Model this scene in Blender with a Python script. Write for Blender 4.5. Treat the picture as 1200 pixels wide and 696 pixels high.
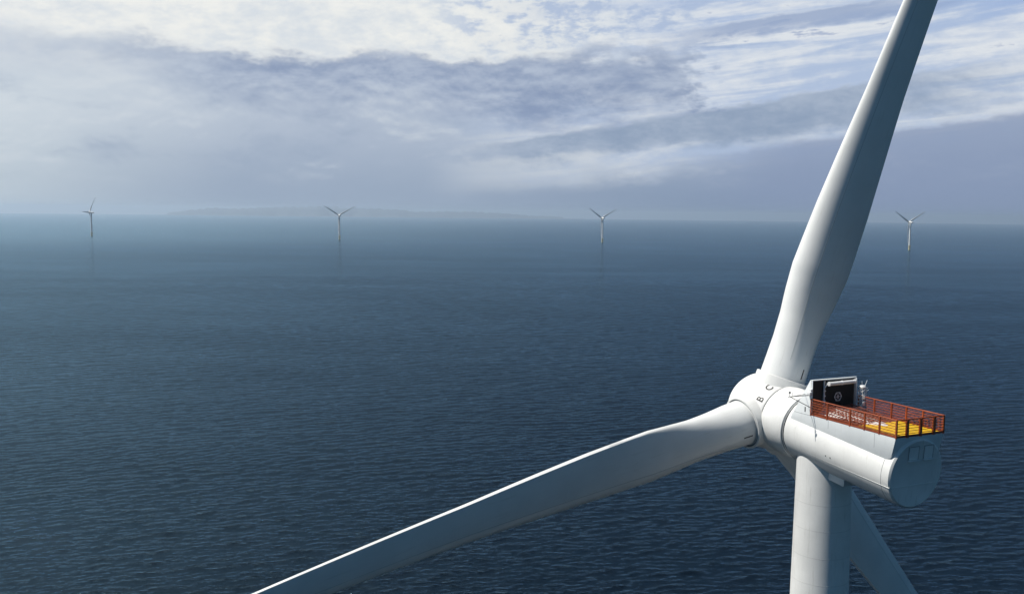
import bpy, math, random
import numpy as np
from mathutils import Matrix, Vector
rad = math.radians
scene = bpy.context.scene
for o in list(bpy.data.objects):
    bpy.data.objects.remove(o)

# ------------------------------------------------------------------ camera
CAM_Z = 126.21
PITCH, ROLL = rad(5.0016), rad(0.63)
cam_data = bpy.data.cameras.new('camera')
cam = bpy.data.objects.new('camera', cam_data)
scene.collection.objects.link(cam)
cam_data.sensor_fit = 'HORIZONTAL'
cam_data.sensor_width = 36.0
cam_data.lens = 36.0 * 1138.935 / 1200.0
cam_data.clip_start = 1.0
cam_data.clip_end = 300000.0
_f = Vector((0, math.cos(PITCH), -math.sin(PITCH)))
_r0 = Vector((1, 0, 0)); _u0 = _r0.cross(_f)
_r = _r0 * math.cos(ROLL) + _u0 * math.sin(ROLL)
_u = -_r0 * math.sin(ROLL) + _u0 * math.cos(ROLL)
M4 = Matrix.Identity(4)
for i in range(3):
    M4[i][0], M4[i][1], M4[i][2] = _r[i], _u[i], -_f[i]
M4[2][3] = CAM_Z
cam.matrix_world = M4
scene.camera = cam

# ------------------------------------------------------------------ sun, sky, exposure
SUN_AZ, SUN_EL = rad(-88.0), rad(57.0)        # azimuth from +Y, positive towards +X
sun_data = bpy.data.lights.new('sun', 'SUN')
sun_data.energy = 5.0
sun_data.angle = rad(0.6)
sun_data.color = (1.0, 0.955, 0.88)
sun = bpy.data.objects.new('sun', sun_data)
scene.collection.objects.link(sun)
sdir = Vector((math.sin(SUN_AZ) * math.cos(SUN_EL), math.cos(SUN_AZ) * math.cos(SUN_EL), math.sin(SUN_EL)))
sun.rotation_euler = sdir.to_track_quat('Z', 'Y').to_euler()
sun.location = (0, 0, 400)

vs = scene.view_settings
scene.display_settings.display_device = 'sRGB'
vs.view_transform = 'Standard'
vs.look = 'None'
vs.exposure = 0.0
vs.gamma = 1.0
vs.use_curve_mapping = False
scene.render.film_transparent = False
cy = scene.cycles
cy.max_bounces = 6
cy.diffuse_bounces = 2
cy.glossy_bounces = 3
cy.transparent_max_bounces = 6
cy.volume_bounces = 1
cy.use_denoising = True
cy.caustics_reflective = False
cy.caustics_refractive = False


class NT:
    """Small helper that chains shader nodes."""
    def __init__(self, tree):
        self.t = tree
        self.t.nodes.clear()

    def n(self, kind, **kw):
        nd = self.t.nodes.new(kind)
        for k, val in kw.items():
            setattr(nd, k, val)
        return nd

    def set(self, sock, val):
        if isinstance(val, bpy.types.NodeSocket):
            self.t.links.new(val, sock)
        elif val is not None:
            sock.default_value = val

    def math(self, op, a, b=None, c=None, clamp=False):
        nd = self.n('ShaderNodeMath', operation=op, use_clamp=clamp)
        for i, val in enumerate((a, b, c)):
            if val is not None:
                self.set(nd.inputs[i], val)
        return nd.outputs[0]

    def ramp(self, x, lo, hi, tlo=0.0, thi=1.0, smooth=True):
        nd = self.n('ShaderNodeMapRange', interpolation_type='SMOOTHSTEP' if smooth else 'LINEAR', clamp=True)
        self.set(nd.inputs['Value'], x)
        for k, val in (('From Min', lo), ('From Max', hi), ('To Min', tlo), ('To Max', thi)):
            self.set(nd.inputs[k], val)
        return nd.outputs[0]

    def mix(self, f, a, b):
        nd = self.n('ShaderNodeMix', data_type='RGBA')
        self.set(nd.inputs[0], f)
        self.set(nd.inputs[6], a if isinstance(a, bpy.types.NodeSocket) else (*a, 1))
        self.set(nd.inputs[7], b if isinstance(b, bpy.types.NodeSocket) else (*b, 1))
        return nd.outputs[2]

    def comb(self, x, y, z=0.0):
        nd = self.n('ShaderNodeCombineXYZ')
        for i, val in enumerate((x, y, z)):
            self.set(nd.inputs[i], val)
        return nd.outputs[0]

    def noise(self, vec, scale, detail=4.0, rough=0.55, dist=0.0):
        nd = self.n('ShaderNodeTexNoise')
        self.set(nd.inputs['Vector'], vec)
        self.set(nd.inputs['Scale'], scale)
        self.set(nd.inputs['Detail'], detail)
        self.set(nd.inputs['Roughness'], rough)
        self.set(nd.inputs['Distortion'], dist)
        return nd.outputs[0]


world = bpy.data.worlds.new('World')
scene.world = world
world.use_nodes = True
w = NT(world.node_tree)
sky = w.n('ShaderNodeTexSky', sky_type='NISHITA', sun_disc=False)
sky.sun_elevation = SUN_EL
sky.sun_rotation = SUN_AZ
sky.altitude = 100.0
sky.air_density = 0.75
sky.dust_density = 0.4
sky.ozone_density = 4.0
SKY_K = 0.05
# cloud deck painted on the sky itself, as a function of compass direction and elevation (degrees)
tc = w.n('ShaderNodeTexCoord')
sep = w.n('ShaderNodeSeparateXYZ')
w.set(sep.inputs[0], tc.outputs['Generated'])
az = w.math('MULTIPLY', w.math('ARCTAN2', sep.outputs[0], sep.outputs[1]), 57.29578)
el = w.math('MULTIPLY', w.math('ARCSINE', sep.outputs[2]), 57.29578)
EXPO = 2.0 ** vs.exposure


def srgb(r, g, b):
    """display colour -> scene-linear sky radiance at the chosen exposure"""
    return tuple((((c / 255 + 0.055) / 1.055) ** 2.4 if c > 10 else c / 255 / 12.92) / EXPO for c in (r, g, b))


def P(ku, kv, shear=0.0, seed=0.0, dv=0.0):
    vv = w.math('ADD', w.math('ADD', el, w.math('MULTIPLY', az, -shear)), dv)
    return w.comb(w.math('MULTIPLY', az, ku), w.math('MULTIPLY', vv, kv), seed)


def cn(vec, sc, det=8, rg=0.58, ds=0.0):
    return w.math('SUBTRACT', w.noise(vec, sc, det, rg, ds), 0.5)


n_big = cn(P(0.10, 0.22, 0.0, 3.7), 1.0, 5, 0.55, 0.3)          # shapes ~10 degrees wide
n_mid = cn(P(0.22, 0.50, 0.0, 8.1), 1.0, 9, 0.60, 0.2)          # lumps ~4 degrees
n_mid2 = cn(P(0.22, 0.50, 0.0, 8.1, 0.28), 1.0, 9, 0.60, 0.2)   # same field a little higher: tells the upper rim of each lump
n_puff = cn(P(0.62, 1.25, 0.02, 5.5), 1.0, 10, 0.62, 0.1)       # small puffs
n_cir = cn(P(0.09, 0.95, 0.10, 1.3), 1.0, 9, 0.60, 0.5)         # drawn-out streaks
rim = w.math('SUBTRACT', n_mid, n_mid2)


def ud(px):
    return math.degrees(math.atan((px - 600) / 1138.9))


def vd(px, py):
    return (249.5 + 0.011 * (px - 600) - py) / 19.88


def wsum(*terms):
    x = None
    for sock, k in terms:
        y = w.math('MULTIPLY', sock, k)
        x = y if x is None else w.math('ADD', x, y)
    return x


def line(p, q):
    """elevation of the straight edge through two points, plus 0"""
    (x0, y0), (x1, y1) = (ud(p[0]), vd(*p)), (ud(q[0]), vd(*q))
    k = (y1 - y0) / (x1 - x0)
    return w.math('ADD', w.math('MULTIPLY', az, k), y0 - k * x0)


def below(edge, jag, soft):
    d = w.math('SUBTRACT', w.math('ADD', edge, jag), el)
    return w.ramp(d, -soft * 0.5, soft * 0.5)


def above(edge, jag, soft):
    d = w.math('SUBTRACT', el, w.math('ADD', edge, jag))
    return w.ramp(d, -soft * 0.5, soft * 0.5)


def mul(*a):
    x = a[0]
    for y in a[1:]:
        x = w.math('MULTIPLY', x, y)
    return x


def left_of(px, soft_px, jag, kj):
    return w.ramp(w.math('ADD', az, w.math('MULTIPLY', jag, kj)), ud(px + soft_px), ud(px - soft_px))


jag1 = wsum((n_mid, 2.6), (n_puff, 1.3))
jag2 = wsum((n_big, 5.0), (n_mid, 2.0), (n_puff, 0.7))
# hazy air above the horizon, brighter towards the sun side
hz = w.mix(w.ramp(az, -33, -14), srgb(194, 206, 215), srgb(152, 168, 190))
hz = w.mix(w.ramp(az, -8, 18), hz, srgb(126, 145, 174))
up = w.mix(w.ramp(az, -33, -8), srgb(210, 219, 226), srgb(178, 190, 208))
up = w.mix(w.ramp(az, 0, 14), up, srgb(190, 202, 220))
c = w.mix(w.ramp(w.math('ADD', el, w.math('MULTIPLY', n_mid, 1.5)), 0.3, 6.2), hz, up)
# soft mottling of the low cloud
c = w.mix(mul(w.ramp(wsum((n_big, 0.7), (n_mid, 0.8), (rim, 0.9)), 0.0, 0.34), w.ramp(el, 1.0, 3.5), 0.6), c, srgb(212, 219, 226))
c = w.mix(mul(w.ramp(n_mid, 0.0, -0.24), w.ramp(el, 0.8, 3.0), 0.55), c, srgb(150, 166, 190))
# veil of white and pale blue, upper right
veil = w.mix(w.ramp(wsum((n_cir, 1.0), (n_puff, 0.35)), -0.13, 0.17), srgb(176, 193, 220), srgb(222, 227, 233))
c = w.mix(mul(above(line((600, 215), (1200, 160)), jag1, 2.2), w.ramp(az, -6, 6)), c, veil)
blue = mul(w.ramp(az, 3, 13), w.ramp(el, 8.6, 12.2), w.ramp(wsum((n_cir, 1.0), (n_big, 0.6)), 0.10, -0.14))
c = w.mix(mul(blue, 0.6), c, srgb(140, 170, 218))
# white deck over the left half
dk = w.mix(w.ramp(wsum((n_puff, 1.0), (n_mid, 0.8)), -0.25, 0.2), srgb(215, 222, 229), srgb(239, 240, 237))
c = w.mix(mul(above(line((0, 96), (700, 84)), jag1, 1.6), left_of(700, 190, n_mid, 26.0)), c, dk)
# altocumulus ripples at its right edge
c = w.mix(mul(above(line((560, 60), (900, 50)), jag1, 2.0), w.ramp(w.math('ABSOLUTE', w.math('ADD', az, -4.0)), 10.0, 5.0),
              w.ramp(wsum((n_puff, 1.0), (n_cir, 0.4)), 0.03, -0.13), 0.75), c, srgb(168, 186, 216))
# the grey bank
bank_col = w.mix(w.ramp(wsum((n_big, 0.9), (n_mid, 0.9), (n_puff, 0.2), (rim, 1.1)), -0.22, 0.34), srgb(134, 151, 182), srgb(178, 190, 209))
bank_col = w.mix(w.ramp(az, -12, -31), bank_col, srgb(182, 195, 212))
bank = mul(below(line((0, 66), (830, 74)), wsum((n_big, 4.2), (n_mid, 4.4), (n_puff, 2.2)), 1.25),
           above(line((0, 105), (830, 152)), jag2, 2.6), left_of(815, 30, wsum((n_mid, 1.0), (n_puff, 0.9)), 11.0))
c = w.mix(mul(bank, w.ramp(az, -32, -13, 0.55, 0.94)), c, bank_col)
# thin dark shreds above the bank
shred = mul(w.ramp(wsum((n_cir, 0.9), (n_puff, 0.8)), 0.17, 0.27), w.ramp(el, 8.2, 9.2), w.ramp(el, 12.4, 11.0), w.ramp(az, -16, -4))
c = w.mix(mul(shred, 0.75), c, srgb(152, 168, 200))
# ragged dark streak high on the right
streak = mul(below(line((760, 52), (1060, 22)), wsum((n_puff, 0.9), (n_cir, 1.6)), 0.35), above(line((760, 72), (1060, 40)), wsum((n_puff, 0.9), (n_cir, 1.8)), 0.6),
             w.ramp(az, ud(740), ud(860)), left_of(1060, 60, n_cir, 10.0))
c = w.mix(mul(streak, 0.85), c, srgb(150, 168, 200))
# long lens cloud reaching to the right
lens_col = w.mix(w.ramp(wsum((n_mid, 0.8), (n_puff, 0.6)), -0.25, 0.3), srgb(141, 159, 185), srgb(174, 187, 206))
lens = mul(below(line((560, 172), (1010, 112)), wsum((n_puff, 1.0), (n_mid, 0.7)), 0.35),
           above(line((560, 200), (1010, 158)), wsum((n_mid, 1.8), (n_puff, 0.6)), 1.1), w.ramp(az, -5, 2), left_of(1130, 130, n_mid, 10.0))
c = w.mix(mul(lens, 1.0), c, lens_col)
lens2 = mul(below(line((820, 182), (1200, 150)), wsum((n_puff, 0.8), (n_cir, 1.2)), 0.5), above(line((820, 250), (1200, 262)), n_mid, 3.0), w.ramp(az, 8, 17))
c = w.mix(mul(lens2, 0.8), c, srgb(137, 153, 183))
# brighter heap of cloud in the middle distance
heap = mul(below(line((500, 190), (720, 186)), wsum((n_mid, 2.4), (n_puff, 1.5)), 0.7), above(line((500, 222), (720, 212)), n_mid, 1.6),
           w.ramp(w.math('ABSOLUTE', w.math('ADD', az, -ud(620))), 6.5, 2.5))
c = w.mix(mul(heap, 0.5), c, srgb(198, 206, 215))
# unseen deck above the frame, brightened on the left to lift the sea's reflection
glow = w.ramp(mul(w.ramp(az, -8, -30), w.ramp(el, 12.6, 19.0)), 0, 1, 1.0, 1.75, False)
gv = w.n('ShaderNodeVectorMath', operation='SCALE')
w.set(gv.inputs[0], c)
w.set(gv.inputs['Scale'], glow)
cloud_col = gv.outputs[0]
# clouds fill the low sky ahead; the rest of the dome opens to clear blue sky
sk = w.n('ShaderNodeVectorMath', operation='MULTIPLY')
w.set(sk.inputs[0], sky.outputs[0])
sk.inputs[1].default_value = (SKY_K * 0.55, SKY_K * 0.97, SKY_K * 1.04)
front = w.ramp(w.math('ABSOLUTE', w.math('ADD', az, 22.0)), 80.0, 50.0)
top = w.ramp(az, 0.0, -28.0, 12.8, 40.0)  # deck carried up out of view on the left, brightening the sea
low = w.ramp(w.math('ADD', el, w.math('MULTIPLY', n_big, 3.0)), w.math('ADD', top, 4.0), top)
cover = w.math('MULTIPLY', front, low)
col = w.mix(cover, sk.outputs[0], cloud_col)
bg = w.n('ShaderNodeBackground')
w.set(bg.inputs[0], col)
bg.inputs[1].default_value = 1.0
wo = w.n('ShaderNodeOutputWorld')
w.set(wo.inputs[0], bg.outputs[0])


# ------------------------------------------------------------------ materials
def material(name):
    m = bpy.data.materials.new(name)
    m.use_nodes = True
    k = NT(m.node_tree)
    p = k.n('ShaderNodeBsdfPrincipled')
    o = k.n('ShaderNodeOutputMaterial')
    k.set(o.inputs[0], p.outputs[0])
    return m, k, p


def paint(name, colr, rough=0.35, var=0.06, dirt=0.0, scale=0.35, bump=0.0):
    m, k, p = material(name)
    t = k.n('ShaderNodeTexCoord').outputs['Object']
    n1 = k.noise(t, scale, 6, 0.6)
    mp = k.n('ShaderNodeMapping')
    k.set(mp.inputs[0], t)
    mp.inputs['Scale'].default_value = (2.2, 2.2, 0.16)
    n2 = k.noise(mp.outputs[0], 1.6, 5, 0.65)
    c = k.mix(k.ramp(n1, 0.3, 0.7), tuple(x * (1 - var) for x in colr), tuple(min(1, x * (1 + var * 0.4)) for x in colr))
    if dirt:
        c = k.mix(k.math('MULTIPLY', k.ramp(n2, 0.55, 0.8), dirt), c, tuple(x * y for x, y in zip(colr, (0.55, 0.52, 0.46))))
    k.set(p.inputs['Base Color'], c)
    k.set(p.inputs['Roughness'], k.ramp(n1, 0.3, 0.7, rough - 0.06, rough + 0.08))
    if bump:
        b = k.n('ShaderNodeBump')
        b.inputs['Strength'].default_value = bump
        b.inputs['Distance'].default_value = 0.02
        k.set(b.inputs['Height'], n1)
        k.set(p.inputs['Normal'], b.outputs[0])
    return m


WHITE = paint('white_paint', (0.82, 0.82, 0.80), 0.36, 0.07, 0.5)
BLADE = paint('blade_gelcoat', (0.79, 0.80, 0.79), 0.38, 0.06, 0.3, 0.2)
VGEN = paint('vortex_strip', (0.50, 0.52, 0.52), 0.5)
GREY = paint('housing_grey', (0.74, 0.77, 0.78), 0.4, 0.06, 0.2)
FRAME = paint('hatch_frame', (0.34, 0.35, 0.36), 0.5)
SEAM = paint('seam_sealant', (0.20, 0.21, 0.22), 0.6)
DARK = paint('dark_rubber', (0.012, 0.012, 0.013), 0.5)
RED = paint('red_railing_paint', (0.32, 0.060, 0.014), 0.5, 0.3, 0.3, 1.5)
YEL = paint('yellow_deck', (0.80, 0.50, 0.012), 0.55, 0.15, 0.25, 1.2)
TPY = paint('transition_yellow', (0.62, 0.56, 0.32), 0.5, 0.1, 0.2)
MAT = paint('pale_mat', (0.22, 0.13, 0.11), 0.6, 0.15, 0.4, 1.2)
DECK = paint('deck_plate', (0.20, 0.065, 0.045), 0.6, 0.15, 0.4, 1.2)
METAL = paint('galvanised_pipe', (0.80, 0.81, 0.81), 0.4)
BLACK = paint('radiator_black', (0.004, 0.004, 0.0045), 0.7)
LETTER = paint('black_lettering', (0.02, 0.02, 0.022), 0.5)
STEEL = paint('marking_white', (0.75, 0.75, 0.75), 0.5)


# ------------------------------------------------------------------ mesh helpers
class MB:
    def __init__(self):
        self.v, self.f, self.m = [], [], []

    def add(self, verts, faces, mi=0):
        b = len(self.v)
        self.v.extend([tuple(map(float, q)) for q in verts])
        self.f.extend([tuple(b + i for i in fc) for fc in faces])
        self.m.extend([mi] * len(faces))

    def box(self, lo, hi, mi=0):
        x0, y0, z0 = lo
        x1, y1, z1 = hi
        self.add([(x0, y0, z0), (x1, y0, z0), (x1, y1, z0), (x0, y1, z0), (x0, y0, z1), (x1, y0, z1), (x1, y1, z1), (x0, y1, z1)],
                 [(0, 3, 2, 1), (4, 5, 6, 7), (0, 1, 5, 4), (1, 2, 6, 5), (2, 3, 7, 6), (3, 0, 4, 7)], mi)

    def tube(self, a, b, r, n=10, mi=0, r2=None):
        a, b = Vector(a), Vector(b)
        d = (b - a).normalized()
        x = d.orthogonal().normalized()
        y = d.cross(x)
        r2 = r if r2 is None else r2
        vs_, fs = [], []
        for k in range(n):
            t = 2 * math.pi * k / n
            o = x * math.cos(t) + y * math.sin(t)
            vs_.append(a + o * r)
            vs_.append(b + o * r2)
        for k in range(n):
            i, j = 2 * k, 2 * ((k + 1) % n)
            fs.append((i, j, j + 1, i + 1))
        fs.append(tuple(2 * k for k in range(n))[::-1])
        fs.append(tuple(2 * k + 1 for k in range(n)))
        self.add(vs_, fs, mi)

    def prism(self, poly, axis, t0, t1, mi=0):
        """poly: list of 2-D points in the two other axes (in order), extruded along axis."""
        def mk(q, t):
            if axis == 0:
                return (t, q[0], q[1])
            if axis == 1:
                return (q[0], t, q[1])
            return (q[0], q[1], t)
        n = len(poly)
        vv = [mk(q, t0) for q in poly] + [mk(q, t1) for q in poly]
        ff = [tuple(range(n))[::-1], tuple(range(n, 2 * n))]
        ff += [(i, (i + 1) % n, n + (i + 1) % n, n + i) for i in range(n)]
        self.add(vv, ff, mi)

    def lathe(self, prof, fn, n=96, mi=0, mats=None):
        """prof: (s, r) list; fn(s, r, t) -> point."""
        rows = []
        vv = []
        for s_, r_ in prof:
            if r_ < 1e-6:
                rows.append([len(vv)])
                vv.append(fn(s_, 0, 0))
            else:
                rows.append(list(range(len(vv), len(vv) + n)))
                vv.extend(fn(s_, r_, 2 * math.pi * k / n) for k in range(n))
        base = len(self.v)
        self.v.extend([tuple(map(float, q)) for q in vv])
        for i in range(len(rows) - 1):
            A, Bq = rows[i], rows[i + 1]
            for k in range(n):
                k2 = (k + 1) % n
                if len(A) == 1 and len(Bq) == 1:
                    continue
                if len(A) == 1:
                    fc = (A[0], Bq[k2], Bq[k])
                elif len(Bq) == 1:
                    fc = (A[k], A[k2], Bq[0])
                else:
                    fc = (A[k], A[k2], Bq[k2], Bq[k])
                self.f.append(tuple(base + q for q in fc))
                self.m.append(mats[i] if mats else mi)

    def build(self, name, mats, parent=None, smooth=35.0, bevel=0.0):
        me = bpy.data.meshes.new(name)
        me.from_pydata(self.v, [], self.f)
        for mt in (mats if isinstance(mats, (list, tuple)) else [mats]):
            me.materials.append(mt)
        me.polygons.foreach_set('material_index', self.m)
        import bmesh
        bm = bmesh.new()
        bm.from_mesh(me)
        bmesh.ops.recalc_face_normals(bm, faces=bm.faces)
        if bevel:
            bmesh.ops.bevel(bm, geom=bm.edges[:], offset=bevel, segments=2, profile=0.5, affect='EDGES', clamp_overlap=True)
        bm.to_mesh(me)
        bm.free()
        if smooth:
            me.polygons.foreach_set('use_smooth', [True] * len(me.polygons))
            me.set_sharp_from_angle(angle=rad(smooth))
        o = bpy.data.objects.new(name, me)
        scene.collection.objects.link(o)
        if parent is not None:
            o.parent = parent
        return o


def tag(o, label=None, cat=None, group=None, kind=None):
    for k, val in (('label', label), ('category', cat), ('group', group), ('kind', kind)):
        if val:
            o[k] = val
    return o


# ------------------------------------------------------------------ sea
R_EARTH = 6371000.0
rng = np.random.default_rng(7)
WAVE_DIR = np.array([0.43, -0.90])
WAVE_DIR = WAVE_DIR / np.linalg.norm(WAVE_DIR)


def build_sea():
    r = [0.0, 120.0, 200.0, 240.0]
    q = 262.0
    while q < 1900.0:
        r.append(q)
        q *= 1.0019
    while q < 43500.0:
        r.append(q)
        q *= 1.02
    r.append(43500.0)
    r = np.array(r)
    th = np.concatenate([np.linspace(-math.pi, -0.66, 60, endpoint=False), np.linspace(-0.66, 0.66, 800), np.linspace(0.66, math.pi, 61)[1:-1]])
    nr, nt = len(r), len(th)
    Rm, Tm = np.meshgrid(r[1:], th, indexing='ij')
    X = Rm * np.sin(Tm)
    Y = Rm * np.cos(Tm)
    Z = np.zeros_like(X)
    cell = Rm * 0.0019
    inside = np.clip((0.66 - np.abs(Tm)) / 0.04, 0, 1) * np.clip((Rm - 240) / 25, 0, 1)
    nw = 130
    lam = np.exp(rng.uniform(math.log(1.9), math.log(32.0), nw))
    spread = rng.normal(0, 0.42, nw)
    ph = rng.uniform(0, 2 * math.pi, nw)
    base = math.atan2(WAVE_DIR[1], WAVE_DIR[0])
    for L, sp, p0 in zip(lam, spread, ph):
        k = 2 * math.pi / L
        amp = 0.0044 * L * math.exp(-(L / 9.0) ** 2) + (0.0010 * L * math.exp(-((L - 18.0) / 9.0) ** 2) if L > 9 else 0.0)
        d = base + sp
        fade = inside * np.clip((L / (cell * 3.0) - 1.0) / 1.0, 0, 1)
        Z += amp * fade * np.sin(k * (X * math.cos(d) + Y * math.sin(d)) + p0)
    Z -= Rm ** 2 / (2 * R_EARTH)
    V = np.concatenate([[[0, 0, 0]], np.stack([X.ravel(), Y.ravel(), Z.ravel()], 1)])
    idx = (1 + np.arange((nr - 1) * nt)).reshape(nr - 1, nt)
    a = idx[:-1]
    b = idx[1:]
    quads = np.stack([a, np.roll(a, -1, 1), np.roll(b, -1, 1), b], -1).reshape(-1, 4)
    tris = np.stack([np.zeros(nt, int), np.roll(idx[0], -1), idx[0]], -1)
    me = bpy.data.meshes.new('sea')
    me.vertices.add(len(V))
    me.vertices.foreach_set('co', V.ravel())
    nl = quads.size + tris.size
    me.loops.add(nl)
    me.loops.foreach_set('vertex_index', np.concatenate([quads.ravel(), tris.ravel()]))
    npoly = len(quads) + len(tris)
    me.polygons.add(npoly)
    starts = np.concatenate([np.arange(len(quads)) * 4, quads.size + np.arange(len(tris)) * 3])
    me.polygons.foreach_set('loop_start', starts)
    me.update(calc_edges=True)
    me.validate()
    me.polygons.foreach_set('use_smooth', np.ones(npoly, bool))
    m, k, p = material('sea_water')
    t = k.n('ShaderNodeTexCoord').outputs['Object']

    def mapped(sx, sy, rot):
        mp = k.n('ShaderNodeMapping')
        k.set(mp.inputs[0], t)
        mp.inputs['Rotation'].default_value = (0, 0, rot)
        mp.inputs['Scale'].default_value = (sx, sy, 1)
        return mp.outputs[0]
    crest = math.atan2(WAVE_DIR[1], WAVE_DIR[0]) + math.pi / 2
    m1 = mapped(0.20, 0.46, -crest)
    m2 = mapped(0.8, 1.5, -crest + 0.35)
    m3 = mapped(0.0022, 0.0060, -crest + 0.15)
    patch = k.noise(m3, 1.0, 5, 0.6, 0.4)
    h1 = k.noise(m1, 1.0, 5, 0.6, 0.3)
    h2 = k.noise(m2, 1.0, 4, 0.6, 0.2)
    h = k.math('ADD', k.math('MULTIPLY', h1, 1.1), k.math('MULTIPLY', h2, 0.42))
    bmp = k.n('ShaderNodeBump')
    bmp.inputs['Distance'].default_value = 1.0
    k.set(bmp.inputs['Strength'], k.ramp(patch, 0.3, 0.7, 0.62, 0.92))
    k.set(bmp.inputs['Height'], h)
    far = k.n('ShaderNodeVectorMath', operation='LENGTH')
    k.set(far.inputs[0], t)
    # waves too small to resolve far away count as roughness there
    rough = k.math('ADD', k.ramp(patch, 0.3, 0.7, 0.03, 0.07), k.ramp(far.outputs['Value'], 1500, 5000, 0.0, 0.2))
    # deep blue-green water: body colour scattered back from below, tinted mirror on top
    body = k.n('ShaderNodeBsdfDiffuse')
    body.inputs['Color'].default_value = (0.0004, 0.0030, 0.0070, 1)
    gl = k.n('ShaderNodeBsdfGlossy')
    gl.inputs['Color'].default_value = (0.49, 0.785, 1.0, 1)
    k.set(gl.inputs['Roughness'], rough)
    k.set(gl.inputs['Normal'], bmp.outputs[0])
    fr = k.n('ShaderNodeFresnel')
    fr.inputs['IOR'].default_value = 1.333
    k.set(fr.inputs['Normal'], bmp.outputs[0])
    mx_ = k.n('ShaderNodeMixShader')
    k.set(mx_.inputs[0], k.math('MULTIPLY', fr.outputs[0], 0.60))
    k.set(mx_.inputs[1], body.outputs[0])
    k.set(mx_.inputs[2], gl.outputs[0])
    for nd in list(m.node_tree.nodes):
        if nd.type == 'OUTPUT_MATERIAL':
            k.set(nd.inputs[0], mx_.outputs[0])
    m.node_tree.nodes.remove(p)
    me.materials.append(m)
    o = bpy.data.objects.new('sea', me)
    scene.collection.objects.link(o)
    tag(o, kind='structure')
    return o


build_sea()


# ------------------------------------------------------------------ far coast
def ground_z(x, y):
    return -(x * x + y * y) / (2 * R_EARTH)


def build_hills():
    D0 = 27500.0
    nu, nd = 260, 14
    V, F = [], []
    r2 = np.random.default_rng(3)
    ph = r2.uniform(0, 6.28, 14)

    def prof(px):
        e = np.interp(px, [195, 235, 262, 300, 345, 400, 430, 470, 520, 575, 620, 660], [0, 4.5, 7.2, 8.6, 9.0, 9.0, 8.2, 7.0, 5.6, 3.8, 2.0, 0])
        wob = sum(math.sin(px * 0.035 * (1.6 ** i) + ph[i]) * 0.8 / (1.4 ** i) for i in range(8))
        return max(0.0, e + wob * min(1, e / 5))
    for i in range(nu):
        px = 195 + (660 - 195) * i / (nu - 1)
        a_ = math.atan((px - 600) / 1138.9)
        H = prof(px) / 1138.9 * D0 + 58 * (1 if prof(px) > 0 else 0)
        for j in range(nd):
            f_ = j / (nd - 1)
            D = D0 + 3200 * f_ + 250 * math.sin(i * 0.11) + 120 * math.sin(i * 0.37)
            rise = math.sin(math.pi * min(1.0, f_ * 1.05) ** 0.8)
            jag = 0.88 + 0.12 * math.sin(i * 0.9 + j * 1.7) * math.sin(i * 0.23 - j)
            x, y = D * math.sin(a_), D * math.cos(a_)
            V.append((x, y, ground_z(x, y) - 6 + (H + 8) * rise * jag))
    for i in range(nu - 1):
        for j in range(nd - 1):
            b = i * nd + j
            F.append((b, b + nd, b + nd + 1, b + 1))
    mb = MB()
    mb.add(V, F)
    m, k, p = material('hazy_blue_hill')
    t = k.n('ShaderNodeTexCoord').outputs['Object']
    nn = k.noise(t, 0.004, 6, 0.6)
    k.set(p.inputs['Base Color'], k.mix(k.ramp(nn, 0.4, 0.6), (0.035, 0.055, 0.085), (0.09, 0.115, 0.14)))  # land toned blue-grey, distance haze put into its colour
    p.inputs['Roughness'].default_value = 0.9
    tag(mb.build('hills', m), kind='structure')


build_hills()


# ------------------------------------------------------------------ haze
def build_haze():
    mb = MB()
    mb.box((-44000, -44000, -330), (44000, 44000, 192))
    m = bpy.data.materials.new('haze')
    m.use_nodes = True
    k = NT(m.node_tree)
    pv = k.n('ShaderNodeVolumePrincipled')
    pv.inputs['Color'].default_value = (0.69, 0.815, 0.96, 1)
    pv.inputs['Density'].default_value = 5.8e-5
    pv.inputs['Anisotropy'].default_value = 0.45
    o = k.n('ShaderNodeOutputMaterial')
    k.set(o.inputs['Volume'], pv.outputs[0])
    tag(mb.build('haze', m, smooth=0), kind='stuff')


build_haze()

# ------------------------------------------------------------------ wind turbine
TILT = rad(5.489)
CT, ST = math.cos(TILT), math.sin(TILT)
REAR = Vector((0, -11.447, CAM_Z - 23.093))          # centre of the rear disc, turbine frame (+Y = upwind)
A_ = Vector((0, CT, ST))
V_ = Vector((0, -ST, CT))
S_HUB = 19.70
HUB_Z = REAR.z + S_HUB * ST


def nac(s, r, t):
    """Nacelle frame: s along the shaft, angle t from the top towards the right."""
    return REAR + A_ * s + Vector((1, 0, 0)) * (r * math.sin(t)) + V_ * (r * math.cos(t))


def plat(x, s, z):
    return REAR + Vector((x, s, z))


KR = np.array([2.6, 5.5, 8, 10.7, 13, 16, 18.5, 23, 28.5, 36, 46, 56, 70, 79, 82.5, 83.4])
CH = np.array([4.87, 4.75, 4.80, 5.2, 5.854, 6.40, 6.30, 6.014, 5.387, 4.463, 3.719, 3.1, 2.3, 1.5, 0.8, 0.15])
TCK = np.array([1, .985, .86, .68, .54, .45, .40, .34, .30, .26, .23, .21, .19, .17, .15, .15])
CIRC = np.array([1, .97, .85, .66, .42, .20, .08, 0, 0, 0, 0, 0, 0, 0, 0, 0])


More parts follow.
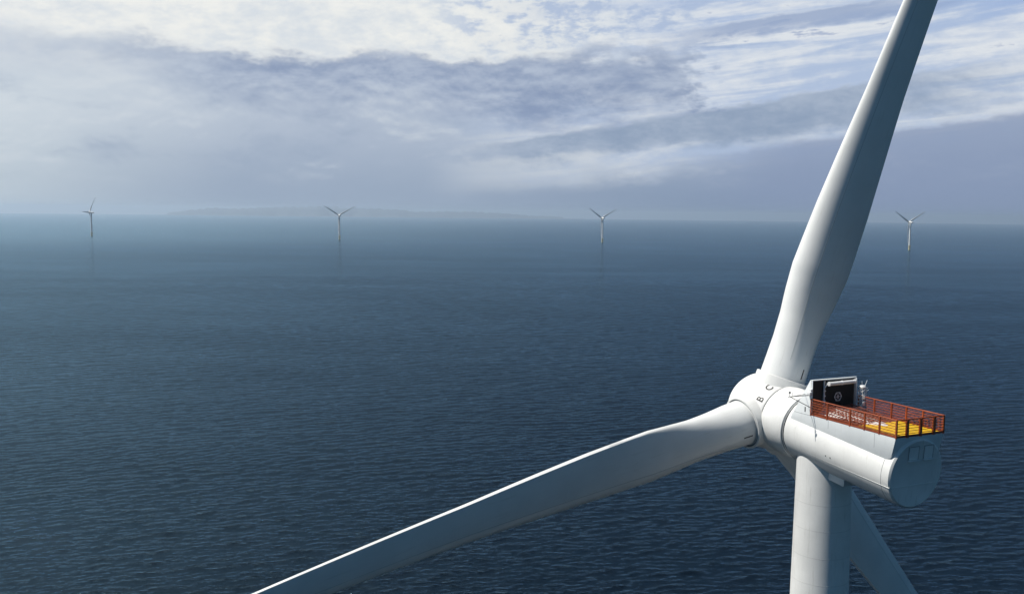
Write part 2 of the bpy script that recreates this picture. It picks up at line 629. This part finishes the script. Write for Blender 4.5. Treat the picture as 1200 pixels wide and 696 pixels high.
def blade_section(r, x):
    """x in 0..1 -> upper and lower surface point (w, d) at radius r."""
    ch = np.interp(r, KR, CH)
    tc = np.interp(r, KR, TCK)
    ci = np.interp(r, KR, CIRC)
    tw = rad(np.interp(r, [2.6, 18.5, 46, 83], [18.541, 18.541, 12.561, 8.5]))
    de = -0.022 * r + 0.041 * r * r / 50
    sw = np.interp(r, [2.6, 18.5, 46, 83], [0, -0.13, -0.364, -0.5])
    f = np.interp(r, [5, 18.5, 81], [0.5, 0.472, 0.44])
    te = float(np.interp(r, [10, 30, 60, 83], [0.022, 0.034, 0.04, 0.022]))
    yc = 0.035 * 4 * x * (1 - x) * (1 - ci)
    ya = tc * 5 * (.2969 * np.sqrt(x) - .126 * x - .3516 * x ** 2 + .2843 * x ** 3 - .1015 * x ** 4) + te * x
    yr = np.sqrt(np.maximum(.25 - (x - .5) ** 2, 0)) * tc
    y = ya * (1 - ci) + yr * ci
    c_, s_ = math.cos(tw), math.sin(tw)

    def place(xc, yn):
        xc, yn = xc * ch, yn * ch
        return xc * c_ + yn * s_ + sw, -xc * s_ + yn * c_ + de
    return place(f - x, yc + y), place(f - x, yc - y)


def make_blade_mesh(mark_x=None, detail=True):
    mb = MB()
    n = 30
    xs = (1 - np.cos(np.linspace(0, math.pi, n + 1))) / 2
    rs = np.concatenate([np.linspace(2.6, 24, 60), np.linspace(24.5, 78, 60), [79, 80, 81, 82, 82.5, 82.9, 83.2, 83.4]])
    rows = []
    for r in rs:
        (uw, ud), (lw, ld) = blade_section(r, xs)
        ring = [(a, b, r) for a, b in zip(uw, ud)] + [(a, b, r) for a, b in zip(lw[::-1], ld[::-1])][:-1]
        if len(rows) == 0:
            pass
        rows.append(ring)
    m = len(rows[0])
    vv = [q for ring in rows for q in ring]
    ff = []
    for i in range(len(rows) - 1):
        for j in range(m):
            j2 = (j + 1) % m
            ff.append((i * m + j, i * m + j2, (i + 1) * m + j2, (i + 1) * m + j))
    ff.append(tuple(range(m)))
    ff.append(tuple((len(rows) - 1) * m + j for j in range(m))[::-1])
    mb.add(vv, ff, 0)

    def patch(r0, r1, x0, x1, lift, mi, nr=2, nx=3):
        """thin raised patch on the suction side with real thickness"""
        P = []
        for lf in (lift, -0.02):
            for i in range(nr + 1):
                r = r0 + (r1 - r0) * i / nr
                xx = x0 + (x1 - x0) * np.arange(nx + 1) / nx
                (a, b), _ = blade_section(r, xx)
                (a2, b2), _ = blade_section(r, np.clip(xx + 0.004, 0, 1))
                tx, ty = a2 - a, b2 - b
                ln = np.hypot(tx, ty)
                nxv, nyv = ty / ln, -tx / ln
                sgn = np.where(nyv * 1.0 < 0, -1, 1)
                for q in range(nx + 1):
                    P.append((a[q] + nxv[q] * sgn[q] * lf, b[q] + nyv[q] * sgn[q] * lf, r))
        w_ = nx + 1
        tot = w_ * (nr + 1)
        fcs = []
        for i in range(nr):
            for q in range(nx):
                b0 = i * w_ + q
                fcs.append((b0, b0 + 1, b0 + w_ + 1, b0 + w_))
                fcs.append((tot + b0, tot + b0 + w_, tot + b0 + w_ + 1, tot + b0 + 1))
        for q in range(nx):
            fcs.append((q, tot + q, tot + q + 1, q + 1))
            e0 = nr * w_ + q
            fcs.append((e0, e0 + 1, tot + e0 + 1, tot + e0))
        for i in range(nr):
            b0 = i * w_
            fcs.append((b0, b0 + w_, tot + b0 + w_, tot + b0))
            e0 = b0 + nx
            fcs.append((e0, tot + e0, tot + e0 + w_, e0 + w_))
        mb.add(P, fcs, mi)
    if detail:
        r = 6.3
        while r < 44:                                # rows of small vortex generator ribs
            ch = np.interp(r, KR, CH)
            x0 = 0.335
            L = np.interp(r, [6, 20, 44], [0.75, 1.5, 0.8]) / ch
            patch(r, r + 0.03, x0 + 0.012, x0 + L, 0.008, 0, 1, 3)
            r += 0.42
        patch(6.0, 76, 0.325, 0.334, 0.012, 1, 90, 1)
    if mark_x is not None:
        patch(4.35, 5.45, mark_x, mark_x + 0.028, 0.015, 2, 4, 1)
    return mb


def text_mesh(ch, size):
    cu = bpy.data.curves.new('letter_curve', 'FONT')
    cu.body = ch
    cu.size = size
    cu.align_x = 'CENTER'
    cu.align_y = 'CENTER'
    cu.resolution_u = 6
    cu.offset = 0.022
    ob = bpy.data.objects.new('letter_curve', cu)
    scene.collection.objects.link(ob)
    dg = bpy.context.evaluated_depsgraph_get()
    me = bpy.data.meshes.new_from_object(ob.evaluated_get(dg))
    bpy.data.objects.remove(ob)
    import bmesh
    bm = bmesh.new()
    bm.from_mesh(me)
    bmesh.ops.triangulate(bm, faces=bm.faces[:])
    bmesh.ops.subdivide_edges(bm, edges=bm.edges[:], cuts=2, use_grid_fill=True)
    bm.to_mesh(me)
    bm.free()
    return me


HUB_PROF = [(17.45, 3.30), (17.45, 3.44), (17.49, 3.48), (17.8, 3.60), (18.4, 3.76), (19.1, 3.92), (19.8, 4.02), (20.6, 4.05),
            (21.4, 3.97), (22.2, 3.74), (22.9, 3.36), (23.5, 2.84), (24.0, 2.20), (24.35, 1.50), (24.55, 0.8), (24.62, 0.0)]


def hub_r(s):
    return float(np.interp(s, [q[0] for q in HUB_PROF[2:]], [q[1] for q in HUB_PROF[2:]]))


def smooth_prof(prof, sub=4):
    """Catmull-Rom refinement of a lathe profile"""
    P = np.array(prof, float)
    out = []
    for i in range(len(P) - 1):
        p0, p1, p2, p3 = P[max(i - 1, 0)], P[i], P[i + 1], P[min(i + 2, len(P) - 1)]
        for j in range(sub):
            t = j / sub
            out.append(0.5 * ((2 * p1) + (-p0 + p2) * t + (2 * p0 - 5 * p1 + 4 * p2 - p3) * t * t + (-p0 + 3 * p1 - 3 * p2 + p3) * t ** 3))
    out.append(P[-1])
    return [(float(a), max(0.0, float(b))) for a, b in out]


def make_turbine(label, near=True, group=None):
    root = bpy.data.objects.new('offshore_wind_turbine', None)
    scene.collection.objects.link(root)
    root.empty_display_size = 5
    tag(root, label, 'wind turbine', group)

    # --- tower
    mb = MB()
    z_top = REAR.z + 11.447 * math.tan(TILT) - 1.0
    prof = [(17.0, 3.62)]
    joints = [40.0, 62.0, 80.0] + [z_top - q for q in (16.4, 13.6, 10.9, 8.15, 5.55)]

    def tr(z):
        return float(np.interp(z, [17, z_top - 25, z_top], [3.62, 2.98, 2.66]))
    prof += [(17.0 + q * (z_top - 42.0) / 6, tr(17.0 + q * (z_top - 42.0) / 6)) for q in range(1, 7)] + [(z_top, tr(z_top))]
    circ = lambda s, r, t: (r * math.sin(t), r * math.cos(t), s)
    mb.lathe(prof, circ, 96)
    for z in joints:                                 # welded joints between the tower cans
        mb.lathe([(z - 0.035, tr(z) - 0.02), (z - 0.03, tr(z) + 0.006), (z + 0.03, tr(z) + 0.006), (z + 0.035, tr(z) - 0.02)], circ, 96, 1)
    WELD = paint('weld_line', (0.70, 0.70, 0.68), 0.45) if near else WHITE
    mb.build('tower', [WHITE, WELD], root)

    # --- yellow transition piece standing in the water, with its work platform
    mb = MB()
    mb.lathe([(-8, 3.9), (-8, 4.0), (16.4, 4.0), (16.4, 4.15), (17.0, 4.15), (17.0, 3.0)], lambda s, r, t: (r * math.sin(t), r * math.cos(t), s), 48)
    tp = mb.build('transition_piece', TPY, root)
    mb = MB()
    mb.lathe([(15.8, 4.02), (15.8, 6.4), (16.05, 6.4), (16.05, 4.02)], lambda s, r, t: (r * math.sin(t), r * math.cos(t), s), 32)
    for k in range(16):
        t = 2 * math.pi * k / 16
        mb.tube((6.3 * math.sin(t), 6.3 * math.cos(t), 16), (6.3 * math.sin(t), 6.3 * math.cos(t), 17.2), 0.05, 6)
    for z in (16.6, 17.2):
        for k in range(32):
            t, t2 = 2 * math.pi * k / 32, 2 * math.pi * (k + 1) / 32
            mb.tube((6.3 * math.sin(t), 6.3 * math.cos(t), z), (6.3 * math.sin(t2), 6.3 * math.cos(t2), z), 0.045, 6)
    mb.build('work_platform', TPY, tp)

    # --- nacelle
    mb = MB()
    mb.lathe([(0.02, 0.0), (0.02, 3.02), (0.0, 3.06), (0.0, 3.10), (0.03, 3.14), (0.16, 3.265),
              (0.98, 3.275), (0.985, 3.262), (1.02, 3.262), (1.025, 3.275), (8.0, 3.29), (13.6, 3.30), (13.85, 3.30), (13.86, 2.9)],
             nac, 128, 0, [0, 0, 0, 0, 0, 0, 0, 1, 1, 0, 0, 0, 0])
    for t0 in (-108.2, 108.2):                       # long joint flange low on each flank
        for (d0, d1, l1, mi) in ((-0.4, 0.4, 0.012, 0),):
            P = []
            ss = np.linspace(0.06, 13.84, 24)
            for s in ss:
                for (dd, rr) in ((d0, 3.2), (d0, 3.285 + l1), (d1, 3.285 + l1), (d1, 3.2)):
                    P.append(nac(s, rr, rad(t0 + (1 if t0 > 0 else -1) * (7.0 * s / 13.9) + dd)))
            fc = []
            for i in range(len(ss) - 1):
                for j in range(4):
                    j2 = (j + 1) % 4
                    fc.append((i * 4 + j, i * 4 + j2, i * 4 + 4 + j2, i * 4 + 4 + j))
            fc += [(0, 1, 2, 3), tuple(len(P) - 4 + j for j in range(4))]
            mb.add(P, fc, mi)
    # shallow joint across the rear disc
    def disc(x, y, s):
        return REAR + A_ * s + Vector((1, 0, 0)) * x + V_ * y
    xw = math.sqrt(3.02 ** 2 - 1.05 ** 2)
    P = [disc(*q) for q in ((-xw, -1.08, 0.03), (xw, -1.08, 0.03), (xw, -1.03, 0.03), (-xw, -1.03, 0.03),
                            (-xw, -1.08, -0.025), (xw, -1.08, -0.025), (xw, -1.03, -0.025), (-xw, -1.03, -0.025))]
    mb.add(P, [(0, 3, 2, 1), (4, 5, 6, 7), (0, 1, 5, 4), (1, 2, 6, 5), (2, 3, 7, 6), (3, 0, 4, 7)], 0)
    nacelle = mb.build('nacelle', [WHITE, SEAM], root)
    if near:
        for x0, x1 in ((-1.25, -0.05), (0.62, 1.75)):  # two louvred hatches high on the rear disc
            hb = MB()
            def slab(xa, xb, ya, yb, sa, sb, mi=0):
                PP = [disc(xa, ya, sa), disc(xb, ya, sa), disc(xb, yb, sa), disc(xa, yb, sa), disc(xa, ya, sb), disc(xb, ya, sb), disc(xb, yb, sb), disc(xa, yb, sb)]
                hb.add(PP, [(0, 3, 2, 1), (4, 5, 6, 7), (0, 1, 5, 4), (1, 2, 6, 5), (2, 3, 7, 6), (3, 0, 4, 7)], mi)
            slab(x0, x1, 1.40, 2.62, 0.05, -0.03)
            slab(x0 - 0.03, x0 + 0.03, 1.38, 2.62, 0.05, -0.045, 1)
            slab(x1 - 0.03, x1 + 0.03, 1.38, 2.62, 0.05, -0.045, 1)
            slab(x0 + 0.031, x1 - 0.031, 2.57, 2.62, 0.05, -0.045, 1)
            slab(x0 - 0.02, x1 + 0.02, 1.28, 1.375, 0.05, -0.24)
            hb.build('hatch', [WHITE, FRAME], nacelle)
        # yaw deck box under the nacelle, right behind the tower
        yb = MB()
        PP = []
        for s, dz in ((6.9, 0), (9.7, 0)):
            for x in (-1.5, 1.5):
                for y in (-3.62, -2.6):
                    PP.append(REAR + A_ * s + Vector((x, 0, 0)) + V_ * y)
        yb.add(PP, [(0, 1, 3, 2), (4, 6, 7, 5), (0, 4, 5, 1), (2, 3, 7, 6), (0, 2, 6, 4), (1, 5, 7, 3)])
        yb.build('service_hatch', WHITE, nacelle, bevel=0.06)
        for s in (7.9, 7.3):                          # two small drain fittings on the flank
            sb = MB()
            q = nac(s, 3.26, rad(-101))
            q2 = nac(s, 3.315, rad(-101))
            sb.tube(q, q2, 0.06, 10)
            sb.build('drain_fitting', DARK, nacelle)

    # --- generator drum
    mb = MB()
    mb.lathe([(13.95, 2.9), (13.95, 3.40), (14.08, 3.40), (14.10, 3.50), (14.16, 3.525), (17.15, 3.525), (17.23, 3.50), (17.25, 3.44), (17.25, 2.9)],
             nac, 128, 0, [0, 1, 0, 0, 0, 0, 0, 0])
    mb.build('generator', [WHITE, SEAM], root)
    mb = MB()
    mb.lathe([(13.5, 3.0), (13.5, 3.28), (17.6, 3.28), (17.6, 3.0)], nac, 96)
    mb.build('shaft_seal', DARK, root)

    # --- hub with blades
    mb = MB()

    def hubpt(s, r, t):
        return Vector((-r * math.sin(t), -(s - S_HUB), r * math.cos(t)))
    mb.lathe(HUB_PROF[:2] + smooth_prof(HUB_PROF[2:], 4), hubpt, 128)
    hub = mb.build('rotor_hub', WHITE, root)
    base = Matrix.Identity(4)
    cols = (Vector((-1, 0, 0)), -A_, V_)
    for i in range(3):
        for j in range(3):
            base[i][j] = cols[j][i]
    base.translation = REAR + A_ * S_HUB
    hub['rest'] = [q for row in base for q in row]
    marks = (0.70, 0.52, 0.60)
    for kk in range(3):
        th = 2 * math.pi * (0, -1, 1)[kk] / 3
        rot = Matrix.Rotation(-th, 4, 'Y')
        bl = make_blade_mesh(marks[kk] if near else None, near).build('blade', [BLADE, VGEN, LETTER], hub, smooth=50)
        bl.matrix_local = rot @ Matrix.Rotation(rad((0, 0, -4.5)[kk]), 4, 'Z')
        cb = MB()
        cb.lathe([(2.2, 2.84), (3.84, 2.84), (3.92, 2.82), (3.95, 2.77), (3.95, 2.62), (3.86, 2.60), (3.86, 2.46), (3.88, 2.2)],
                 lambda s, r, t: (r * math.sin(t), r * math.cos(t), s), 96, 0, [0, 0, 0, 0, 1, 1, 0])
        c = cb.build('blade_collar', [WHITE, SEAM], hub)
        c.matrix_local = rot
    if near:
        for ch, tdeg, s0 in (('C', 30.4 + 16.77, 18.24), ('B', 55.3 + 16.77, 18.10)):
            me = text_mesh(ch, 1.05)
            for vtx in me.vertices:
                s = s0 + vtx.co.y
                r = hub_r(s)
                t = -rad(tdeg) + vtx.co.x / r
                vtx.co = hubpt(s, r + 0.022, t)
            me.materials.clear()
            me.materials.append(LETTER)
            lo = bpy.data.objects.new('hub_letter', me)
            scene.collection.objects.link(lo)
            lo.parent = hub
    return root, hub


def set_phase(hub, deg):
    b = Matrix([hub['rest'][i * 4:i * 4 + 4] for i in range(4)])
    hub.matrix_local = b @ Matrix.Rotation(-rad(deg), 4, 'Y')


root, hub = make_turbine('large white wind turbine close by, red railed platform on its nacelle', True)
HEAD = 25.486
TX, TY = None, None
h_ = Vector((-math.sin(rad(HEAD)), math.cos(rad(HEAD)), 0))
rear_world = Vector((36.589, 85.868, 0))
tw = rear_world + h_ * 11.447
root.location = (tw.x, tw.y, 0)
root.rotation_euler = (0, 0, rad(HEAD))
set_phase(hub, 16.772)

# --- roof housing under the platform, with sloping front cheek (platform frame: x right, s forward, z above disc centre)
XL, XR, ZF = -2.97, 2.95, 3.56
FR = 10.45


def plat_prism(mb, poly_sz, x0, x1, mi=0):
    mb.prism([(REAR.y + s, REAR.z + z) for s, z in poly_sz], 0, x0, x1, mi)


mb = MB()
plat_prism(mb, [(-0.22, ZF - 0.02), (0.22, 1.70), (0.9, 1.4), (13.3, 2.6), (13.05, 3.30), (12.86, 3.50), (10.62, 7.02), (10.50, 7.02), (10.50, ZF - 0.02)], XL, XL + 0.10)
plat_prism(mb, [(-0.22, ZF - 0.02), (0.22, 1.70), (0.9, 1.4), (13.3, 2.6), (13.05, 3.30), (12.86, 3.50), (10.62, 7.02), (10.50, 7.02), (10.50, ZF - 0.02)], XR - 0.10, XR)
plat_prism(mb, [(-0.22, ZF - 0.03), (0.22, 1.68), (0.34, 1.68), (-0.1, ZF - 0.03)], XL + 0.10, XR - 0.10)
plat_prism(mb, [(10.62, 7.02), (10.50, 7.02), (12.75, 3.45), (13.0, 2.9), (13.1, 3.25), (12.86, 3.5)], XL + 0.10, XR - 0.10)
housing = mb.build('roof_housing', GREY, root, bevel=0.012)
mb = MB()
mb.box((XL - 0.012, REAR.y + 11.15, REAR.z + 3.75), (XL + 0.02, REAR.y + 11.28, REAR.z + 4.25))
mb.build('vent_slot', DARK, housing)
for bx in [((XL - 0.006, REAR.y + q, REAR.z + 2.0 + q * 0.09), (XL + 0.02, REAR.y + q + 0.025, REAR.z + ZF - 0.06)) for q in (2.2, 8.0)] + [
        ((XL - 0.006, REAR.y + 10.5, REAR.z + ZF - 0.06), (XL + 0.02, REAR.y + 12.7, REAR.z + ZF - 0.03))]:
    mb = MB()
    mb.box(*bx)
    mb.build('panel_joint', SEAM, housing)

# --- hoist platform
mb = MB()
mb.box((XL, REAR.y - 0.20, REAR.z + ZF), (XR, REAR.y + FR, REAR.z + ZF + 0.06))
platform = mb.build('hoist_platform', DECK, root)
mb = MB()
mb.box((XL + 0.16, REAR.y - 0.06, REAR.z + ZF + 0.064), (XR - 0.16, REAR.y + 4.75, REAR.z + ZF + 0.085))
mb.build('yellow_deck', YEL, platform)
mb = MB()
rr = random.Random(5)
for i in range(3):                                   # loose mats and hatch covers on the pale front deck
    s0 = 5.2 + i * 0.9
    mb.box((XL + 0.4 + rr.random() * 0.5, REAR.y + s0, REAR.z + ZF + 0.062), (XL + 1.5 + rr.random() * 1.6, REAR.y + s0 + 0.45, REAR.z + ZF + 0.10 + 0.04 * rr.random()))
mb.build('hatch_cover', MAT, platform, bevel=0.01)

mb = MB()                                            # added red bars dimming the white nacelle crown ahead of the yellow deck
for i in range(15):
    q = 4.95 + i * 0.36
    zt = 3.31 + 0.0956 * q
    mb.box((XL + 0.75, REAR.y + q, REAR.z + zt + 0.02), (XR - 0.75, REAR.y + q + 0.11, REAR.z + zt + 0.07))
for x in (-1.9, -0.6, 0.7, 1.9):
    mb.prism([(REAR.y + 4.95, REAR.z + 3.31 + 0.0956 * 4.95 + 0.075), (REAR.y + 10.2, REAR.z + 3.31 + 0.0956 * 10.2 + 0.075),
              (REAR.y + 10.2, REAR.z + 3.31 + 0.0956 * 10.2 + 0.12), (REAR.y + 4.95, REAR.z + 3.31 + 0.0956 * 4.95 + 0.12)], 0, x, x + 0.09)
mb.build('crown_dimming_bars', DECK, platform)

ZT = 5.15


def railing(p0, p1, posts, thick=0.07):
    """p0,p1 in (x,s); posts = fractions"""
    a0 = plat(p0[0], p0[1], ZF + 0.06)
    a1 = plat(p1[0], p1[1], ZF + 0.06)
    up = Vector((0, 0, 1))
    mb = MB()
    H = ZT - ZF - 0.06
    mb.tube(a0 + up * H, a1 + up * H, 0.065, 10)
    for q in (0.16, 0.32, 0.48, 0.64, 0.80):
        mb.tube(a0 + up * H * q, a1 + up * H * q, 0.036, 8)
    for q in (0.24, 0.40, 0.56, 0.72, 0.9):
        mb.tube(a0 + up * H * q, a1 + up * H * q, 0.014, 6)
    d = (a1 - a0).normalized()
    nrm = d.cross(up) * 0.02
    kick = [a0 - nrm, a1 - nrm, a1 + nrm, a0 + nrm]
    kick += [q + up * 0.14 for q in kick]
    mb.add(kick, [(0, 3, 2, 1), (4, 5, 6, 7), (0, 1, 5, 4), (1, 2, 6, 5), (2, 3, 7, 6), (3, 0, 4, 7)])
    rail = mb.build('railing', RED, root)
    for f_ in posts:
        pb = MB()
        b = a0 + (a1 - a0) * f_
        e = d * thick
        nn = d.cross(up) * thick
        q4 = [b - e - nn, b + e - nn, b + e + nn, b - e + nn]
        q8 = [q - up * 0.1 for q in q4] + [q + up * (H + 0.02) for q in q4]
        pb.add(q8, [(0, 3, 2, 1), (4, 5, 6, 7), (0, 1, 5, 4), (1, 2, 6, 5), (2, 3, 7, 6), (3, 0, 4, 7)])
        pb.build('post', RED, rail)
    return rail


s0, s1 = -0.22, 10.43
L_ = s1 - s0
railing((XL + 0.04, s0), (XL + 0.04, s1), [0.0] + [(q - s0) / L_ for q in (1.71, 3.49, 5.28, 8.22)] + [1.0])
railing((XR - 0.04, s0), (XR - 0.04, s1 - 0.3), [0.0] + [(q - s0) / (L_ - 0.3) for q in (2.1, 4.05, 5.85, 8.0)] + [1.0])
railing((XL + 0.04, s0 - 0.02), (XR - 0.04, s0 - 0.02), [0.22, 0.50, 0.785], thick=0.11)

# --- cooler at the front of the platform
SC = 10.44
mb = MB()
x0, x1, z0, z1 = XL + 0.02, XR - 0.28, ZF + 0.07, 7.03


def pbox(mb, xa, sa, za, xb, sb, zb, mi=0):
    mb.box((xa, REAR.y + sa, REAR.z + za), (xb, REAR.y + sb, REAR.z + zb), mi)


pbox(mb, x0, SC - 0.12, z1 - 0.10, x1, SC + 0.05, z1)                 # top beam
pbox(mb, x0, SC - 0.12, z0, x0 + 0.07, SC + 0.05, z1 - 0.103)
pbox(mb, x1 - 0.09, SC - 0.30, z0, x1, SC + 0.05, z1 - 0.103)
cooler = mb.build('cooler', GREY, root, bevel=0.01)
mb = MB()
pbox(mb, x0 + 0.095, SC - 0.02, z0, x1 - 0.125, SC + 0.04, z1 - 0.135)
for i in range(26):                                  # fins
    z = z0 + 0.1 + i * (z1 - z0 - 0.35) / 25
    pbox(mb, x0 + 1.6, SC - 0.055, z, x1 - 0.2, SC - 0.021, z + 0.03)
mb.build('radiator_panel', BLACK, cooler)
mb = MB()
pbox(mb, x0 + 1.46, SC - 0.16, z0, x0 + 1.56, SC - 0.022, z1 - 0.135)
mb.build('divider', METAL, cooler)
mb = MB()
a = plat(x0 + 1.75, SC - 0.45, 6.60)
b = plat(x1 - 0.42, SC - 0.45, 6.64)
mb.tube(a, b, 0.19, 16)
for q in (0.02, 0.5, 0.98):
    c = a.lerp(b, q)
    mb.tube(c - Vector((0.05, 0, 0)), c + Vector((0.05, 0, 0)), 0.225, 16)
    mb.tube(c, c + Vector((0, 0.4, 0)), 0.05, 8)
mb.build('header_pipe', METAL, cooler)
mb = MB()
pts = [plat(x0 + 1.75, SC - 0.25, 6.55), plat(x0 + 1.42, SC - 0.25, 6.2), plat(x0 + 1.42, SC - 0.25, z0 + 1.2), plat(x0 + 1.60, SC - 0.25, z0 + 0.5), plat(x0 + 1.60, SC - 0.25, z0)]
for q, q2 in zip(pts[:-1], pts[1:]):
    mb.tube(q, q2, 0.05, 8)
for z in (4.9, 5.4, 5.9):
    mb.tube(plat(x0 + 1.3, SC - 0.25, z), plat(x0 + 1.55, SC - 0.25, z), 0.07, 8)
mb.build('riser_pipe', METAL, cooler)
mb = MB()                                            # round fan guard with crossed spokes
fc = plat(0.42, SC - 0.075, 5.18)
for k in range(6):
    t, t2 = math.pi * k / 3 + 0.5, math.pi * (k + 1) / 3 + 0.5
    q1 = fc + Vector((math.sin(t), 0, math.cos(t))) * 0.46
    q2 = fc + Vector((math.sin(t2), 0, math.cos(t2))) * 0.46
    mb.tube(q1, q2, 0.04, 6)
for t in (0.5, 0.5 + math.pi / 3, 0.5 + 2 * math.pi / 3):
    dv = Vector((math.sin(t), 0, math.cos(t))) * 0.44
    mb.tube(fc - dv, fc + dv, 0.026, 6)
mb.tube(fc + Vector((0, 0.03, 0)), fc + Vector((0, -0.03, 0)), 0.08, 10)
mb.build('fan_guard', STEEL, cooler)

# --- instrument mast beyond the cooler's far corner
mb = MB()
mx, ms = XR - 0.05, 9.6
for dx, ds in ((-.36, -.36), (.36, -.36), (.36, .36), (-.36, .36)):
    mb.tube(plat(mx + dx, ms + ds, ZF), plat(mx + dx * .7, ms + ds * .7, 5.9), 0.026, 6)
for i in range(6):
    z = 3.9 + i * 0.36
    for (ax, as_), (bx, bs) in (((-.31, -.31), (.31, -.31)), ((.31, -.31), (.31, .31)), ((.31, .31), (-.31, .31)), ((-.31, .31), (-.31, -.31))):
        mb.tube(plat(mx + ax, ms + as_, z), plat(mx + bx, ms + bs, z + 0.36), 0.018, 6)
        mb.tube(plat(mx + ax, ms + as_, z), plat(mx + bx, ms + bs, z), 0.018, 6)
mast = mb.build('instrument_mast', METAL, root)
mb = MB()
mb.lathe([(5.95, 0), (5.95, 0.30), (6.12, 0.34), (6.26, 0.25), (6.32, 0)], lambda s, r, t: plat(mx + r * math.sin(t), ms + r * math.cos(t), s), 20)
mb.build('beacon_dome', METAL, mast)
mb = MB()
mb.tube(plat(mx + 0.2, ms, 6.0), plat(mx + 0.55, ms, 6.75), 0.025, 6)
mb.tube(plat(mx - 0.1, ms, 6.2), plat(mx - 0.15, ms, 6.7), 0.02, 6)
mb.tube(plat(mx + 0.2, ms, 5.9), plat(mx + 0.95, ms, 4.9), 0.03, 6)
mb.tube(plat(mx + 0.2, ms, 5.6), plat(mx + 0.75, ms, 5.75), 0.025, 6)
mb.build('antenna', METAL, mast)
mb = MB()
pbox(mb, mx - 0.2, ms - 0.42, 4.95, mx + 0.12, ms - 0.26, 5.3)
mb.build('instrument_box', METAL, mast, bevel=0.02)
mb = MB()
pbox(mb, mx - 0.35, ms - 0.46, 4.3, mx - 0.05, ms - 0.27, 4.7)
mb.build('instrument_box', METAL, mast, bevel=0.02)

# --- wind sensor boom reaching out over the left flank
mb = MB()
e = plat(-5.75, 10.6, 5.55)
mb.tube(plat(XL, 10.6, 5.52), e, 0.04, 8)
mb.tube(plat(XL, 10.2, 4.25), e + Vector((0.25, 0, 0)), 0.035, 8)
mb.tube(plat(XL, 11.3, 5.5), e + Vector((0.45, 0, 0)), 0.03, 8)
boom = mb.build('sensor_boom', SEAM, root)
mb = MB()
mb.tube(e + Vector((0.2, 0, 0)), e + Vector((0.2, 0, 0.32)), 0.025, 6)
mb.tube(e + Vector((0.2, 0, 0.32)), e + Vector((0.2, 0, 0.5)), 0.10, 10)
mb.tube(e + Vector((0.55, 0, 0)), e + Vector((0.55, 0, 0.4)), 0.02, 6)
mb.build('wind_sensor', SEAM, boom)
mb = MB()
pbox(mb, XL - 0.30, 10.3, 5.55, XL - 0.02, 10.75, 5.85)
pbox(mb, XL - 0.22, 10.25, 5.95, XL - 0.02, 10.5, 6.15)
mb.build('boom_bracket', METAL, boom, bevel=0.02)

# ------------------------------------------------------------------ distant turbines
far_root, far_hub = make_turbine('', False, 'wind turbines standing far off on the sea')


def px_dir(px):
    return math.atan((px - 600) / 1138.9)


FAR = [  # base px, distance, heading (deg, counter-clockwise from +Y), rotor phase, hub lift, label
    (107.5, 4330, 90, 32, 'hazy dark grey wind turbine seen from the side at far left, nearest the left edge'),
    (397.5, 4200, 27, 60, 'small pale wind turbine standing in front of the distant coast'),
    (705, 4230, 28, 61, 'small white wind turbine on the sea, between the coast and the huge upright blade'),
    (1064.5, 3680, 20, 59, 'small white wind turbine on the sea right of the huge upright blade'),
]


def copy_tree(src, parent=None):
    c = src.copy()
    scene.collection.objects.link(c)
    if parent is not None:
        c.parent = parent
        c.matrix_parent_inverse = src.matrix_parent_inverse.copy()
    for chd in list(src.children):
        copy_tree(chd, c)
    return c


far_list = [far_root] + [copy_tree(far_root) for _ in FAR[1:]]
for rt, (px, D, hd, phs, lab) in zip(far_list, FAR):
    a_ = px_dir(px)
    x, y = D * math.tan(a_), D
    rt.location = (x, y, ground_z(x, y))
    rt.rotation_euler = (0, 0, rad(hd))
    rt.scale = (1, 1, 1)
    rt['label'] = lab
    for chd in rt.children:
        if chd.name.startswith('rotor_hub'):
            set_phase(chd, phs)
bpy.context.view_layer.update()
